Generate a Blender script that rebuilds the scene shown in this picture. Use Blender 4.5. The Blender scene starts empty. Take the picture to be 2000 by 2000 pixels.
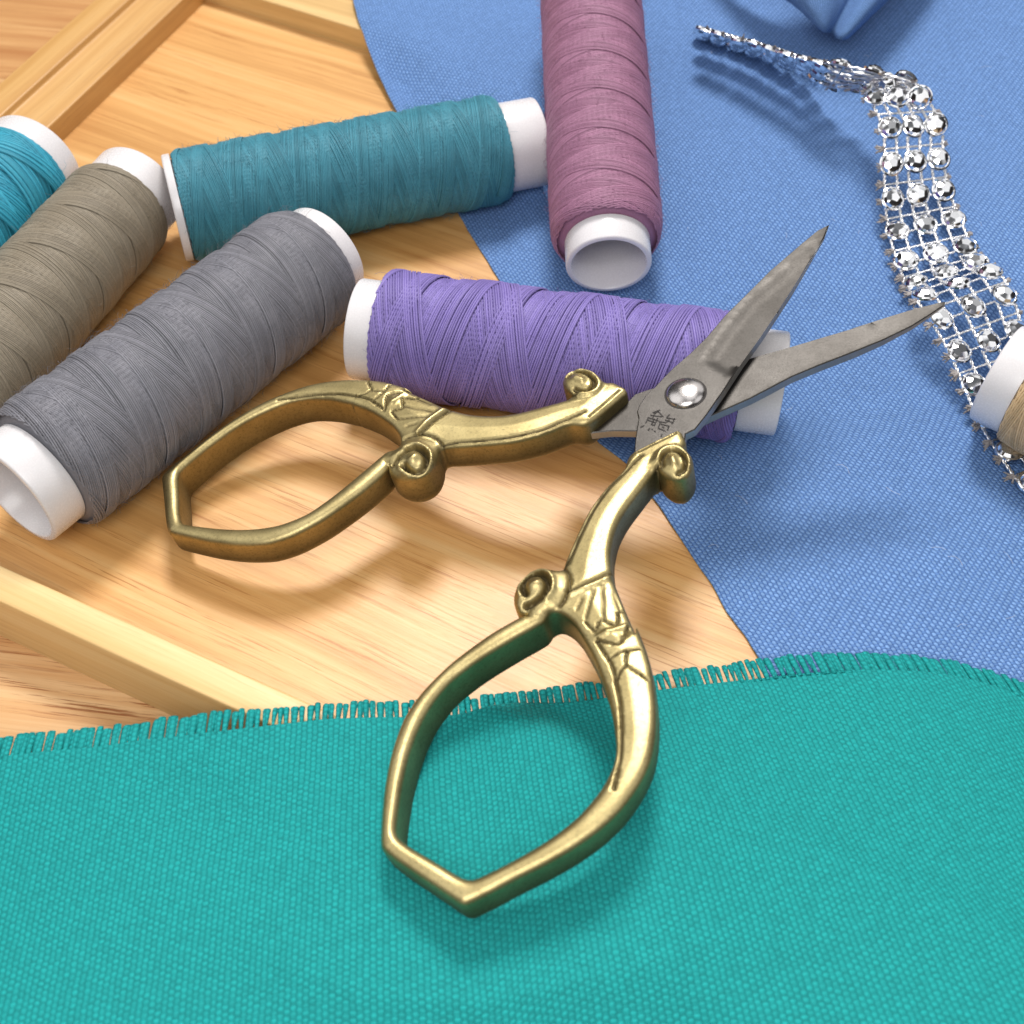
import bpy, bmesh, math, random
import numpy as np
from mathutils import Vector, Matrix
from mathutils.geometry import delaunay_2d_cdt
random.seed(7); rng = np.random.default_rng(7)
PI = math.pi
sc = bpy.context.scene
# one unit is one centimetre
sc.unit_settings.system = 'METRIC'; sc.unit_settings.scale_length = 0.01

# ---------------------------------------------------------------- camera
PITCH = math.radians(50); FPX = 2500.0
CAM = np.array([0.0, -10.68137, 12.72956])
cd = bpy.data.cameras.new('camera'); cam = bpy.data.objects.new('camera', cd)
sc.collection.objects.link(cam); sc.camera = cam
cam.location = CAM.tolist(); cam.rotation_euler = (math.radians(90) - PITCH, 0, 0)
cd.sensor_width = 36; cd.lens = 36 * FPX / 2000.0
cd.clip_start = 0.1; cd.clip_end = 500
cd.dof.use_dof = True; cd.dof.focus_distance = 16.4; cd.dof.aperture_fstop = 11
cd.dof.aperture_blades = 7
DOF_SCALE = 0.055   # aperture radius in centimetres is lens(mm)/1000/2/f in bpy units; set below
cd.dof.aperture_fstop = (cd.lens * 0.001) / (2 * DOF_SCALE)

# ---------------------------------------------------------------- world and lamps
wd = bpy.data.worlds.new('World'); sc.world = wd; wd.use_nodes = True
nt = wd.node_tree; nt.nodes.clear()
wo = nt.nodes.new('ShaderNodeOutputWorld'); bg = nt.nodes.new('ShaderNodeBackground')
tc = nt.nodes.new('ShaderNodeTexCoord'); sp = nt.nodes.new('ShaderNodeSeparateXYZ')
rp = nt.nodes.new('ShaderNodeValToRGB')
rp.color_ramp.elements[0].position = 0.0; rp.color_ramp.elements[0].color = (0.05, 0.04, 0.035, 1)
rp.color_ramp.elements[1].position = 1.0; rp.color_ramp.elements[1].color = (0.40, 0.41, 0.43, 1)
e_ = rp.color_ramp.elements.new(0.30); e_.color = (0.06, 0.055, 0.055, 1)
e_ = rp.color_ramp.elements.new(0.62); e_.color = (0.13, 0.13, 0.135, 1)
nt.links.new(tc.outputs['Generated'], sp.inputs[0]); nt.links.new(sp.outputs['Z'], rp.inputs[0])
nt.links.new(rp.outputs[0], bg.inputs[0]); nt.links.new(bg.outputs[0], wo.inputs[0])
bg.inputs[1].default_value = 0.42
# dark room, pale ceiling, bright patches added for metal and stones to reflect
col = rp.outputs[0]
for (dx, dy, dz), c0, c1, v in (((-.75, .1, .65), .86, .92, 3.0), ((.70, -.25, .67), .89, .94, 2.4), ((-.35, -.75, .55), .90, .95, 2.4), ((.45, .72, .5), .90, .95, 2.2), ((.05, .15, .98), .94, .975, 2.4)):
    l_ = math.sqrt(dx * dx + dy * dy + dz * dz)
    dp = nt.nodes.new('ShaderNodeVectorMath'); dp.operation = 'DOT_PRODUCT'
    nt.links.new(tc.outputs['Generated'], dp.inputs[0]); dp.inputs[1].default_value = (dx / l_, dy / l_, dz / l_)
    mr = nt.nodes.new('ShaderNodeMapRange'); mr.inputs[1].default_value = c0; mr.inputs[2].default_value = c1
    mr.inputs[4].default_value = v; nt.links.new(dp.outputs['Value'], mr.inputs[0])
    mx = nt.nodes.new('ShaderNodeMix'); mx.data_type = 'RGBA'; mx.blend_type = 'ADD'; mx.inputs[0].default_value = 1
    nt.links.new(col, mx.inputs[6]); nt.links.new(mr.outputs[0], mx.inputs[7]); col = mx.outputs[2]
nt.links.new(col, bg.inputs[0])

def area(name, loc, target, size, power, col):
    l = bpy.data.lights.new(name, 'AREA'); l.shape = 'DISK'; l.size = size; l.energy = power; l.color = col
    o = bpy.data.objects.new(name, l); sc.collection.objects.link(o)
    o.location = loc
    d = Vector(target) - Vector(loc); o.rotation_euler = d.to_track_quat('-Z', 'Y').to_euler()
    return o
area('key_lamp', (1.2, 32, 52), (0.3, -1.0, 0), 17, 36500, (1.0, 0.97, 0.935))
area('front_fill', (-1.5, -14, 19), (0, -3.5, 0), 13, 2900, (1.0, 0.98, 0.96))
sc.view_settings.view_transform = 'Standard'; sc.view_settings.look = 'None'
sc.view_settings.exposure = -0.13; sc.view_settings.gamma = 1.0

# ---------------------------------------------------------------- geometry helpers
ce, se = math.cos(PITCH), math.sin(PITCH)
def ray(px, py):
    a, b = (px - 1000) / FPX, (1000 - py) / FPX
    return np.array([a, ce + b * se, -se + b * ce])
def un(px, py, z=0.0):
    d = ray(px, py); return CAM + d * ((z - CAM[2]) / d[2])
def link(o, parent=None):
    sc.collection.objects.link(o)
    if parent is not None: o.parent = parent
    return o
def mesh_obj(name, V, F, m, parent=None, smooth=True, sharp=None, uv=None, mats=None, fm=None):
    me = bpy.data.meshes.new(name)
    me.from_pydata([tuple(map(float, v)) for v in V], [], [tuple(map(int, f)) for f in F])
    me.materials.append(m)
    if mats:
        for x in mats: me.materials.append(x)
    if fm is not None: me.polygons.foreach_set('material_index', np.asarray(fm, dtype=np.int32))
    if smooth: me.polygons.foreach_set('use_smooth', [True] * len(me.polygons))
    if uv is not None:
        lay = me.uv_layers.new(name='UVMap')
        idx = np.empty(len(me.loops), dtype=np.int32); me.loops.foreach_get('vertex_index', idx)
        lay.data.foreach_set('uv', np.asarray(uv, dtype=np.float32)[idx].ravel())
    me.update()
    if sharp is not None: me.set_sharp_from_angle(angle=math.radians(sharp))
    return link(bpy.data.objects.new(name, me), parent)
def grid_faces(n, m, close_n=False, off=0):
    F = []
    for i in range(n if close_n else n - 1):
        i2 = (i + 1) % n
        for j in range(m - 1):
            F.append((off + i * m + j, off + i2 * m + j, off + i2 * m + j + 1, off + i * m + j + 1))
    return F
def thing(name, label, cat, loc=(0, 0, 0), group=None):
    o = bpy.data.objects.new(name, None); link(o); o.location = loc; o.empty_display_size = 0.2
    o['label'] = label; o['category'] = cat
    if group: o['group'] = group
    return o
class MB:
    def __init__(s): s.V = []; s.F = []
    def add(s, V, F):
        o = len(s.V); s.V += [tuple(v) for v in V]; s.F += [tuple(i + o for i in f) for f in F]
    def tube(s, pts, r, n=6, cap=True):
        pts = [Vector(p) for p in pts]; V = []; k = len(pts)
        up = Vector((0.13, 0.21, 0.97))
        for i, p in enumerate(pts):
            t = (pts[min(i + 1, k - 1)] - pts[max(i - 1, 0)]).normalized()
            a = t.cross(up)
            if a.length < 1e-4: a = t.cross(Vector((1, 0, 0)))
            a.normalize(); b = t.cross(a).normalized()
            rr = r[i] if hasattr(r, '__len__') else r
            for j in range(n):
                q = 2 * PI * j / n; V.append(p + a * (rr * math.cos(q)) + b * (rr * math.sin(q)))
        F = []
        for i in range(k - 1):
            for j in range(n):
                j2 = (j + 1) % n; F.append((i * n + j, i * n + j2, (i + 1) * n + j2, (i + 1) * n + j))
        if cap: F.append(tuple(range(n))[::-1]); F.append(tuple((k - 1) * n + j for j in range(n)))
        s.add(V, F)
    def build(s, name, m, parent=None, smooth=True, sharp=None):
        return mesh_obj(name, s.V, s.F, m, parent, smooth, sharp)

# ---------------------------------------------------------------- materials
class NT:
    def __init__(s, name):
        s.m = bpy.data.materials.new(name); s.m.use_nodes = True; s.t = s.m.node_tree
        s.t.nodes.clear(); s.o = s.t.nodes.new('ShaderNodeOutputMaterial')
        s.b = s.t.nodes.new('ShaderNodeBsdfPrincipled'); s.t.links.new(s.b.outputs[0], s.o.inputs[0])
    def n(s, k, **kw):
        x = s.t.nodes.new(k)
        for a, b in kw.items(): setattr(x, a, b)
        return x
    def l(s, a, b): s.t.links.new(a, b)
    def inp(s, sock, v):
        if hasattr(v, 'is_output') or isinstance(v, bpy.types.NodeSocket): s.l(v, sock)
        else: sock.default_value = v
    def math(s, op, a, b=None, c=None, clamp=False):
        x = s.n('ShaderNodeMath', operation=op); x.use_clamp = clamp; s.inp(x.inputs[0], a)
        if b is not None: s.inp(x.inputs[1], b)
        if c is not None: s.inp(x.inputs[2], c)
        return x.outputs[0]
    def mix(s, f, a, b, mode='MIX'):
        x = s.n('ShaderNodeMix', data_type='RGBA', blend_type=mode)
        s.inp(x.inputs[0], f); s.inp(x.inputs[6], a); s.inp(x.inputs[7], b); return x.outputs[2]
    def noise(s, vec, scale, detail=3, rough=0.55, dist=0.0):
        x = s.n('ShaderNodeTexNoise'); s.l(vec, x.inputs['Vector'])
        x.inputs['Scale'].default_value = scale; x.inputs['Detail'].default_value = detail
        x.inputs['Roughness'].default_value = rough; x.inputs['Distortion'].default_value = dist
        return x.outputs['Fac']
    def ramp(s, f, stops):
        x = s.n('ShaderNodeValToRGB'); cr = x.color_ramp
        while len(cr.elements) > 1: cr.elements.remove(cr.elements[-1])
        cr.elements[0].position = stops[0][0]; cr.elements[0].color = stops[0][1]
        for p, c in stops[1:]:
            e = cr.elements.new(p); e.color = c
        s.l(f, x.inputs[0]); return x.outputs[0]
    def coord(s, kind='Object', scale=(1, 1, 1), rot=(0, 0, 0), loc=(0, 0, 0)):
        t = s.n('ShaderNodeTexCoord'); m = s.n('ShaderNodeMapping'); s.l(t.outputs[kind], m.inputs[0])
        m.inputs['Scale'].default_value = scale; m.inputs['Rotation'].default_value = rot
        m.inputs['Location'].default_value = loc
        return m.outputs[0]
    def bump(s, h, dist, strength=1.0, normal=None):
        x = s.n('ShaderNodeBump'); x.inputs['Strength'].default_value = strength
        x.inputs['Distance'].default_value = dist; s.l(h, x.inputs['Height'])
        if normal: s.l(normal, x.inputs['Normal'])
        return x.outputs[0]
    def set(s, **kw):
        for k, v in kw.items(): s.inp(s.b.inputs[k.replace('_', ' ')], v)
        return s
def g(v, w=None, x=None):
    return (v, v, v, 1) if w is None else (v, w, x, 1)

def wood(name, ang, c_lo, c_mid, c_hi, streak, seed=0.0, rough=0.42, strength=1.0, fine=1.0):
    N = NT(name)
    v = N.coord('Object', rot=(0, 0, -ang), loc=(seed, seed * 1.7, 0))
    mp = N.n('ShaderNodeMapping'); N.l(v, mp.inputs[0]); mp.inputs['Scale'].default_value = (0.024, 1.0, 1.0)
    # slightly wandering grain
    wv = N.n('ShaderNodeTexNoise'); N.l(v, wv.inputs['Vector']); wv.inputs['Scale'].default_value = 0.16
    off = N.n('ShaderNodeVectorMath', operation='MULTIPLY_ADD'); N.l(wv.outputs['Color'], off.inputs[0])
    off.inputs[1].default_value = (0, 0.28, 0); N.l(mp.outputs[0], off.inputs[2])
    broad = N.noise(off.outputs[0], 0.9, 2, 0.5)
    mid = N.noise(off.outputs[0], 5.0, 5, 0.68)
    fin = N.noise(off.outputs[0], 36, 4, 0.7)
    base = N.ramp(N.math('ADD', N.math('MULTIPLY', broad, 0.5), N.math('MULTIPLY', mid, 0.5)),
                  [(0.36, c_lo), (0.50, c_mid), (0.62, c_hi)])
    mp2 = N.n('ShaderNodeMapping'); N.l(off.outputs[0], mp2.inputs[0]); mp2.inputs['Scale'].default_value = (1.1, 1.0, 1.0)
    thin = N.noise(mp2.outputs[0], 24, 4, 0.72)
    th = N.ramp(thin, [(0.535, g(0)), (0.63, g(1))])
    msk = N.ramp(N.noise(off.outputs[0], 1.9, 2), [(0.40, g(0.12)), (0.62, g(1))])
    sf = N.math('MULTIPLY', N.math('MULTIPLY', th, msk), 0.85 * strength)
    col = N.mix(sf, base, streak)
    col = N.mix(N.math('MULTIPLY', fin, 0.30 * fine), col, c_lo)
    N.set(Base_Color=col, Roughness=N.math('MULTIPLY_ADD', fin, 0.22, rough - 0.08), Specular_IOR_Level=0.5,
          Normal=N.bump(N.math('ADD', fin, N.math('MULTIPLY', th, -0.5)), 0.006, 0.35))
    N.set(Coat_Weight=0.35, Coat_Roughness=0.38)
    return N.m

GR = math.radians(-28)
M_panel = wood('bamboo_panel', GR, g(.50, .235, .062), g(.70, .375, .125), g(.78, .49, .205), g(.42, .165, .035), 3.0, strength=1.15)
M_rail_c = wood('bamboo_rail', math.radians(-27), g(.56, .34, .12), g(.72, .47, .19), g(.80, .58, .28), g(.46, .23, .06), 9.0, strength=.5)
M_rail_a = wood('bamboo_rail_cross', math.radians(-111), g(.48, .24, .065), g(.60, .33, .105), g(.69, .42, .16), g(.38, .17, .04), 5.0, strength=.5)
M_table = wood('bamboo_table', math.radians(-9), g(.44, .19, .06), g(.62, .335, .13), g(.76, .49, .24), g(.28, .09, .015), 14.0, strength=1.4)

def weave(name, c_warp, c_weft, pitch, amp=0.35, rough=0.75, sheen=0.25, gap=None, pv=None, loosen=0.012, fuzz=0.25, weft=0.8, wl=0.8):
    N = NT(name)
    v = N.coord('UV')
    nz = N.n('ShaderNodeTexNoise'); N.l(v, nz.inputs['Vector']); nz.inputs['Scale'].default_value = 5.5; nz.inputs['Detail'].default_value = 3
    off = N.n('ShaderNodeVectorMath', operation='MULTIPLY_ADD'); N.l(nz.outputs['Color'], off.inputs[0])
    off.inputs[1].default_value = (loosen * 2.5, loosen * 2.5, 0); N.l(v, off.inputs[2])
    s = N.n('ShaderNodeSeparateXYZ'); N.l(off.outputs[0], s.inputs[0])
    U = N.math('DIVIDE', s.outputs['X'], pitch); W = N.math('DIVIDE', s.outputs['Y'], pv or pitch)
    def half(a, b):
        prof = N.math('ABSOLUTE', N.math('SINE', N.math('MULTIPLY', a, PI)))
        prof = N.math('POWER', prof, 0.55)
        ph = N.math('MULTIPLY', N.math('FLOOR', a), PI)
        wav = N.math('SINE', N.math('ADD', N.math('MULTIPLY', b, PI), ph))
        return prof, wav
    p1, w1 = half(U, W); p2, w2 = half(W, U)
    h1 = N.math('MULTIPLY', p1, N.math('POWER', N.math('MULTIPLY_ADD', w1, 0.5, 0.5), wl))
    h2 = N.math('MULTIPLY', N.math('MULTIPLY', p2, N.math('MULTIPLY_ADD', w2, -0.5, 0.5)), weft)
    h = N.math('MAXIMUM', h1, h2)
    iswarp = N.math('GREATER_THAN', h1, h2)
    col = N.mix(iswarp, c_weft, c_warp)
    # per thread tone: every yarn is dyed a little differently
    cell = N.n('ShaderNodeCombineXYZ'); N.l(N.math('FLOOR', U), cell.inputs[0]); N.l(N.math('FLOOR', W), cell.inputs[1])
    wn = N.n('ShaderNodeTexWhiteNoise'); N.l(cell.outputs[0], wn.inputs['Vector'])
    tone = N.math('MULTIPLY_ADD', wn.outputs['Value'], 0.22, 0.86)
    fz = N.noise(v, 55, 3, 0.7)
    tone = N.math('MULTIPLY', tone, N.math('MULTIPLY_ADD', fz, fuzz * 2, 1 - fuzz))
    cl = N.n('ShaderNodeCombineXYZ')
    for i in range(3): N.l(tone, cl.inputs[i])
    col = N.mix(1.0, col, cl.outputs[0], 'MULTIPLY')
    if gap is not None:      # shade between the yarns, painted where the over-crossings are low
        gf = N.ramp(h, [(0.12, g(1)), (0.62, g(0))])
        col = N.mix(gf, col, gap)
    hh = N.math('ADD', h, N.math('MULTIPLY', fz, 0.40))
    N.set(Base_Color=col, Roughness=rough, Specular_IOR_Level=0.2, Sheen_Weight=sheen, Sheen_Roughness=0.4,
          Normal=N.bump(hh, pitch * amp, 1.0))
    N.b.inputs['Sheen Tint'].default_value = c_warp
    return N.m
M_blue = weave('blue_oxford_cloth', g(.195, .345, .64), g(.11, .22, .48), 0.052, pv=.044, gap=g(.025, .075, .26), loosen=.012, amp=.34, fuzz=.34)
M_green = weave('teal_green_canvas', g(.013, .325, .318), g(.008, .255, .25), 0.057, pv=0.031, gap=g(.004, .165, .165), amp=.26, loosen=.012, weft=.68, wl=.45, fuzz=.42)

def thread_mat(name, c, c2, rough=0.5, sheen=0.35):
    N = NT(name)
    v = N.coord('Object')
    a = N.noise(v, 3.0, 3, 0.6); b = N.noise(v, 60, 2, 0.7)
    f = N.ramp(N.math('ADD', N.math('MULTIPLY', a, 0.45), N.math('MULTIPLY', b, 0.55)), [(0.36, g(0)), (0.64, g(1))])
    col = N.mix(f, c2, c)
    at = N.n('ShaderNodeAttribute'); at.attribute_name = 'tone'      # random tone per turn of yarn, darker along its edges
    tn = N.math('MAXIMUM', at.outputs['Fac'], .78); cc = N.n('ShaderNodeCombineXYZ')
    for i in range(3): N.l(tn, cc.inputs[i])
    col = N.mix(1.0, col, cc.outputs[0], 'MULTIPLY')
    N.set(Base_Color=col, Roughness=rough, Specular_IOR_Level=0.45, Sheen_Weight=sheen, Sheen_Roughness=0.35,
          Normal=N.bump(b, 0.008, 0.6))
    N.b.inputs['Sheen Tint'].default_value = c
    return N.m
def plain(name, c, rough=0.4, metal=0.0, **kw):
    N = NT(name); N.set(Base_Color=c, Roughness=rough, Metallic=metal, **kw); return N.m
def plastic():
    N = NT('white_spool_plastic')
    v = N.coord('Object'); a = N.noise(v, 5, 3); s_ = N.noise(v, 40, 3, .7)
    N.set(Base_Color=N.mix(N.math('MULTIPLY', a, .35), g(.72, .695, .70), g(.64, .615, .63)),
          Roughness=N.math('MULTIPLY_ADD', s_, .14, .20), Subsurface_Weight=0.18, Subsurface_Scale=0.12,
          Normal=N.bump(s_, 0.003, 0.06))
    N.b.inputs['Subsurface Radius'].default_value = (1.0, 0.9, 0.85)
    return N.m
M_plastic = plastic()
def metal(name, c, c2, dirt_shade, rough, spk=0.3, dsc=30):
    N = NT(name)
    v = N.coord('Object')
    a = N.noise(v, 2.2, 4, .6); b = N.noise(v, dsc, 4, .75)
    col = N.mix(N.ramp(a, [(.35, g(0)), (.65, g(1))]), c, c2)
    at = N.n('ShaderNodeAttribute'); at.attribute_name = 'patina_shade'
    col = N.mix(N.math('MULTIPLY', at.outputs['Fac'], 0.93, clamp=True), col, dirt_shade)
    col = N.mix(N.math('MULTIPLY', N.ramp(b, [(.5, g(0)), (.72, g(1))]), spk), col, dirt_shade)
    N.set(Base_Color=col, Metallic=1.0,
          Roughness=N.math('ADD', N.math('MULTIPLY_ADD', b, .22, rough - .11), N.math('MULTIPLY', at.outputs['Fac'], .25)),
          Normal=N.bump(b, 0.004, 0.35))
    return N.m
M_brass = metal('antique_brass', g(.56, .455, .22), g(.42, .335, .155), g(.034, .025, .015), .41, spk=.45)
M_steel = metal('grey_steel', g(.088, .082, .076), g(.068, .063, .058), g(.04, .036, .032), .44, spk=.35, dsc=45)
M_edge = metal('ground_steel_edge', g(.50, .49, .48), g(.42, .41, .40), g(.2, .2, .2), .50, spk=.2)
M_rivet = metal('polished_rivet', g(.66, .62, .60), g(.60, .56, .54), g(.3, .26, .24), .24, spk=.1)
M_mark = plain('etched_black', g(.018, .014, .012), .7)
M_chrome = plain('silver_foil', g(.95, .95, .96), .10, 1.0)
M_cord = metal('silver_cord', g(.93, .92, .92), g(.82, .81, .81), g(.4, .38, .37), .30, spk=.25, dsc=60)
M_lint = plain('grey_yarn_end', g(.34, .31, .30), .85)

# ---------------------------------------------------------------- table and tray
def board(name, x0, x1, y0, y1, z, m, parent=None):
    V = [(x0, y0, z), (x1, y0, z), (x1, y1, z), (x0, y1, z)]
    V += [(a, b, z - .3) for a, b, _ in V]
    return mesh_obj(name, V, [(0, 1, 2, 3), (7, 6, 5, 4), (0, 4, 5, 1), (1, 5, 6, 2), (2, 6, 7, 3), (3, 7, 4, 0)], m, parent, smooth=False)
tb = board('table', -60, 60, -45, 75, -0.36, M_table); tb['kind'] = 'structure'
def XY(px, py, z=0): return un(px, py, z)[:2]
corner = XY(402, 2)
dB = XY(700, 95) - corner; dB /= np.linalg.norm(dB)
dA = XY(120, 277) - corner; dA /= np.linalg.norm(dA)
cFar0, cFar1 = XY(0, 1103, .5), XY(580, 1362, .5)
dC = cFar1 - cFar0; dC /= np.linalg.norm(dC)
tray = thing('wooden_tray', 'light bamboo tray with raised rails lying under the thread spools and scissors', 'tray', (0, 0, 0))
def perp(d, s): return np.array([-d[1], d[0]]) * s
def rail(p0, d, t0, t1, prof, m, side):
    """prof: list of (offset across, z); the section is swept along the straight rail"""
    n = perp(d, side); V = []
    def rnd(pr, r=.035):
        out = []
        for i, p in enumerate(pr):
            p = np.array(p, float)
            if i in (0, len(pr) - 1): out.append(p); continue
            a, b = np.array(pr[i - 1], float) - p, np.array(pr[i + 1], float) - p
            ra = min(r, np.linalg.norm(a) * .4, np.linalg.norm(b) * .4)
            a = p + a / np.linalg.norm(a) * ra; b = p + b / np.linalg.norm(b) * ra
            for k in range(4):
                t = k / 3; out.append((1 - t) ** 2 * a + 2 * t * (1 - t) * p + t * t * b)
        return out
    pr = rnd(prof)
    ts = np.linspace(t0, t1, 40)
    for t in ts:
        for o, z in pr:
            q = p0 + d * t + n * o; V.append((q[0], q[1], z))
    F = grid_faces(len(ts), len(pr))
    k = len(pr); F.append(tuple(range(k))); F.append(tuple((len(ts) - 1) * k + j for j in range(k))[::-1])
    return mesh_obj('rail', V, F, m, tray, sharp=35)
# panel: a quad bounded by the rails
far = 14
pA = corner; 
def lint(p, d, q, e):
    A = np.array([d, -e]).T; s = np.linalg.solve(A, q - p); return p + d * s[0]
pcA = lint(corner, dA, cFar0, dC)
P4 = [pcA - dA * -.3, corner, corner + dB * 30, pcA + dC * 30]
V = [(p[0], p[1], 0.0) for p in P4] + [(p[0], p[1], -.3) for p in P4]
mesh_obj('panel', V, [(3, 2, 1, 0), (4, 5, 6, 7), (0, 1, 5, 4), (1, 2, 6, 5), (2, 3, 7, 6), (3, 0, 4, 7)], M_panel, tray, smooth=False)
HR = .46
sA = 1.0 if np.dot(perp(dA, 1), [-1, 0]) > 0 else -1.0
LA = np.linalg.norm(pcA - corner)
rail(corner, dA, -1.6, LA + 1.5, [(0, -.34), (0, HR - .05), (.80, HR - .05), (.82, HR + .06), (1.42, HR + .06), (1.44, -.36)], M_rail_a, sA)
sB = 1.0 if np.dot(perp(dB, 1), [0, 1]) > 0 else -1.0
rail(corner, dB, -.05, 30, [(0, -.34), (0, HR - .05), (.80, HR - .05), (.82, HR + .06), (1.42, HR + .06), (1.44, -.36)], M_rail_c, sB)
sC = 1.0 if np.dot(perp(dC, 1), [0, -1]) > 0 else -1.0
rail(cFar0 + perp(dC, -sC) * .50, dC, -6, 24, [(.49, -.34), (.50, .5), (.93, .5), (.96, -.36)], M_rail_c, sC)

# ---------------------------------------------------------------- fabrics
def smooth(x): x = np.clip(x, 0, 1); return x * x * (3 - 2 * x)
ln0, ln1 = XY(1300, 120, .3), XY(2000, 326, .3)
dl = (ln1 - ln0) / np.linalg.norm(ln1 - ln0); nl = perp(dl, 1.0)
if nl[1] < 0: nl = -nl
def blue_h(x, y):
    s = (x - ln0[0]) * nl[0] + (y - ln0[1]) * nl[1]
    sB_ = (x - corner[0]) * perp(dB, sB)[0] + (y - corner[1]) * perp(dB, sB)[1]
    wr = 1.0 + 3.2 * smooth((x + 2.5) / 3.0)
    h = .035 + .52 * smooth((sB_ + .9 * wr) / wr) + .02 * smooth(sB_)
    h = h + .14 * np.logaddexp(0, 2.5 * (s - .3)) / 2.5 * smooth((x - .5) / 3.5)
    h = h + .018 * np.sin(x * 1.1 + y * .7) ** 2 + .012 * np.sin(x * 2.3 - y * 1.3 + 1) ** 2
    h = h + .06 * np.exp(-((x - 5.2) ** 2 + (y + 1.2) ** 2) / 1.2)
    return h
edge_px = [(672, -260), (690, 0), (700, 40), (712, 75), (742, 150), (800, 262), (862, 360), (928, 470), (985, 560), (1080, 720), (1165, 860), (1225, 905), (1262, 950), (1294, 994), (1330, 1048),
           (1363, 1099), (1394, 1143), (1419, 1194), (1456, 1241), (1485, 1288), (1540, 1385), (1640, 1560)]
eh = [.6, .55, .5, .4, .2, .06] + [.04] * (len(edge_px) - 6)
E3 = np.array([un(px, py, h) for (px, py), h in zip(edge_px, eh)])
seg = np.r_[0, np.cumsum(np.linalg.norm(np.diff(E3[:, :2], axis=0), axis=1))]
nv, nu = 260, 190
tv = np.linspace(0, seg[-1], nv)
ex = np.interp(tv, seg, E3[:, 0]); ey = np.interp(tv, seg, E3[:, 1])
jit = np.convolve(rng.normal(0, .02, nv + 8), np.ones(9) / 9, 'valid')
wd_dir = np.array([math.cos(math.radians(8)), math.sin(math.radians(8))])   # weft direction across the cloth
V = []; UV = []
us = np.linspace(0, 1, nu) ** 1.25 * 17
for k in range(nv):
    for u in us:
        x = ex[k] + jit[k] * math.exp(-u) + wd_dir[0] * u; y = ey[k] + wd_dir[1] * u
        V.append((x, y, 0)); UV.append((u, tv[k]))
V = np.array(V); V[:, 2] = blue_h(V[:, 0], V[:, 1])
# the free edge lies as traced
ff = np.exp(-np.tile(us, nv) * 2.5); ez = np.repeat(np.interp(tv, seg, E3[:, 2]), nu)
V[:, 2] = V[:, 2] * (1 - ff) + ez * ff
blue = thing('blue_fabric', 'cornflower blue woven cloth spread under the mauve spool and the silver rhinestone trim', 'fabric')
o = mesh_obj('sheet', V, grid_faces(nv, nu), M_blue, blue, uv=UV)
md = o.modifiers.new('thickness', 'SOLIDIFY'); md.thickness = .03; md.offset = -1
# folded corner standing at the back
def lerp(a, b, t): return a + (b - a) * t
rows = []
prof = [((1576, 30), (1325, -150), .75, .9), ((1588, 46), (1400, -150), 1.05, 1.45), ((1600, 58), (1500, -150), 1.2, 1.75), ((1612, 64), (1620, -150), 1.2, 1.7),
        ((1619, 63), (1715, -150), 1.1, 1.3), ((1625, 66), (1745, -150), 1.05, 1.1), ((1636, 76), (1790, -150), 1.15, 1.6), ((1650, 78), (1850, -150), 1.15, 1.5), ((1662, 72), (1887, -150), .95, 1.05), ((1666, 62), (1900, -150), .65, .6)]
PV = []
for (a, b, h0, h1) in prof:
    PV.append([un(lerp(a[0], b[0], t), lerp(a[1], b[1], t), lerp(h0, h1, t) + .20 + .30 * math.sqrt(t) + .12 * math.sin(t * PI)) for t in np.linspace(0, 1, 24)])
PV = np.array(PV)
tt = np.linspace(0, len(prof) - 1, 60); G = []
def crom(P, t):
    i = int(min(math.floor(t), len(P) - 2)); f = t - i
    p0, p1, p2, p3 = P[max(i - 1, 0)], P[i], P[i + 1], P[min(i + 2, len(P) - 1)]
    return .5 * ((2 * p1) + (-p0 + p2) * f + (2 * p0 - 5 * p1 + 4 * p2 - p3) * f * f + (-p0 + 3 * p1 - 3 * p2 + p3) * f ** 3)
for t in tt: G.append(crom(PV, t))
G = np.array(G); uvs = [(tt[i] * .45 + 2, j * .25) for i in range(60) for j in range(24)]
o = mesh_obj('folded_corner', G.reshape(-1, 3), grid_faces(60, 24), M_blue, blue, uv=uvs)
md = o.modifiers.new('thickness', 'SOLIDIFY'); md.thickness = .035

# green fabric in front
gpx = [(-260, 1478), (-60, 1448), (0, 1441), (100, 1432), (200, 1423), (300, 1407), (400, 1395), (480, 1386), (560, 1380), (630, 1374), (700, 1372), (830, 1370), (900, 1366), (950, 1360), (1000, 1354), (1080, 1343),
       (1150, 1335), (1220, 1326), (1290, 1316), (1380, 1303), (1480, 1290), (1540, 1282), (1600, 1278), (1660, 1276), (1720, 1277), (1780, 1281), (1830, 1287), (1880, 1297), (1930, 1311), (2000, 1334), (2100, 1370), (2260, 1430)]
gh = np.interp([p[0] for p in gpx], [-300, 150, 350, 520, 640, 760, 1000, 1300, 1500, 1700, 2000, 2300], [.45, .56, .64, .64, .46, .24, .14, .16, .20, .28, .30, .2])
def rail_h(x, y):
    qc = (x - cFar0[0]) * perp(dC, sC)[0] + (y - cFar0[1]) * perp(dC, sC)[1]      # across the hidden rail
    return .60 * smooth((qc + 1.7) / 1.1) * smooth((2.4 - qc) / 1.4)
gpx0 = np.array(gpx, float); tq = np.linspace(gpx0[0, 0], gpx0[-1, 0], 160)
gpx = np.c_[tq, np.interp(tq, gpx0[:, 0], gpx0[:, 1])]; gh = np.interp(tq, gpx0[:, 0], gh); g0 = gh.copy()
for _ in range(6):
    GE = np.array([un(p[0], p[1], h) for p, h in zip(gpx, gh)])
    gh = .5 * gh + .5 * np.logaddexp(12 * g0, 12 * rail_h(GE[:, 0], GE[:, 1])) / 12
GE = np.array([un(p[0], p[1], h) for p, h in zip(gpx, gh)])
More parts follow.
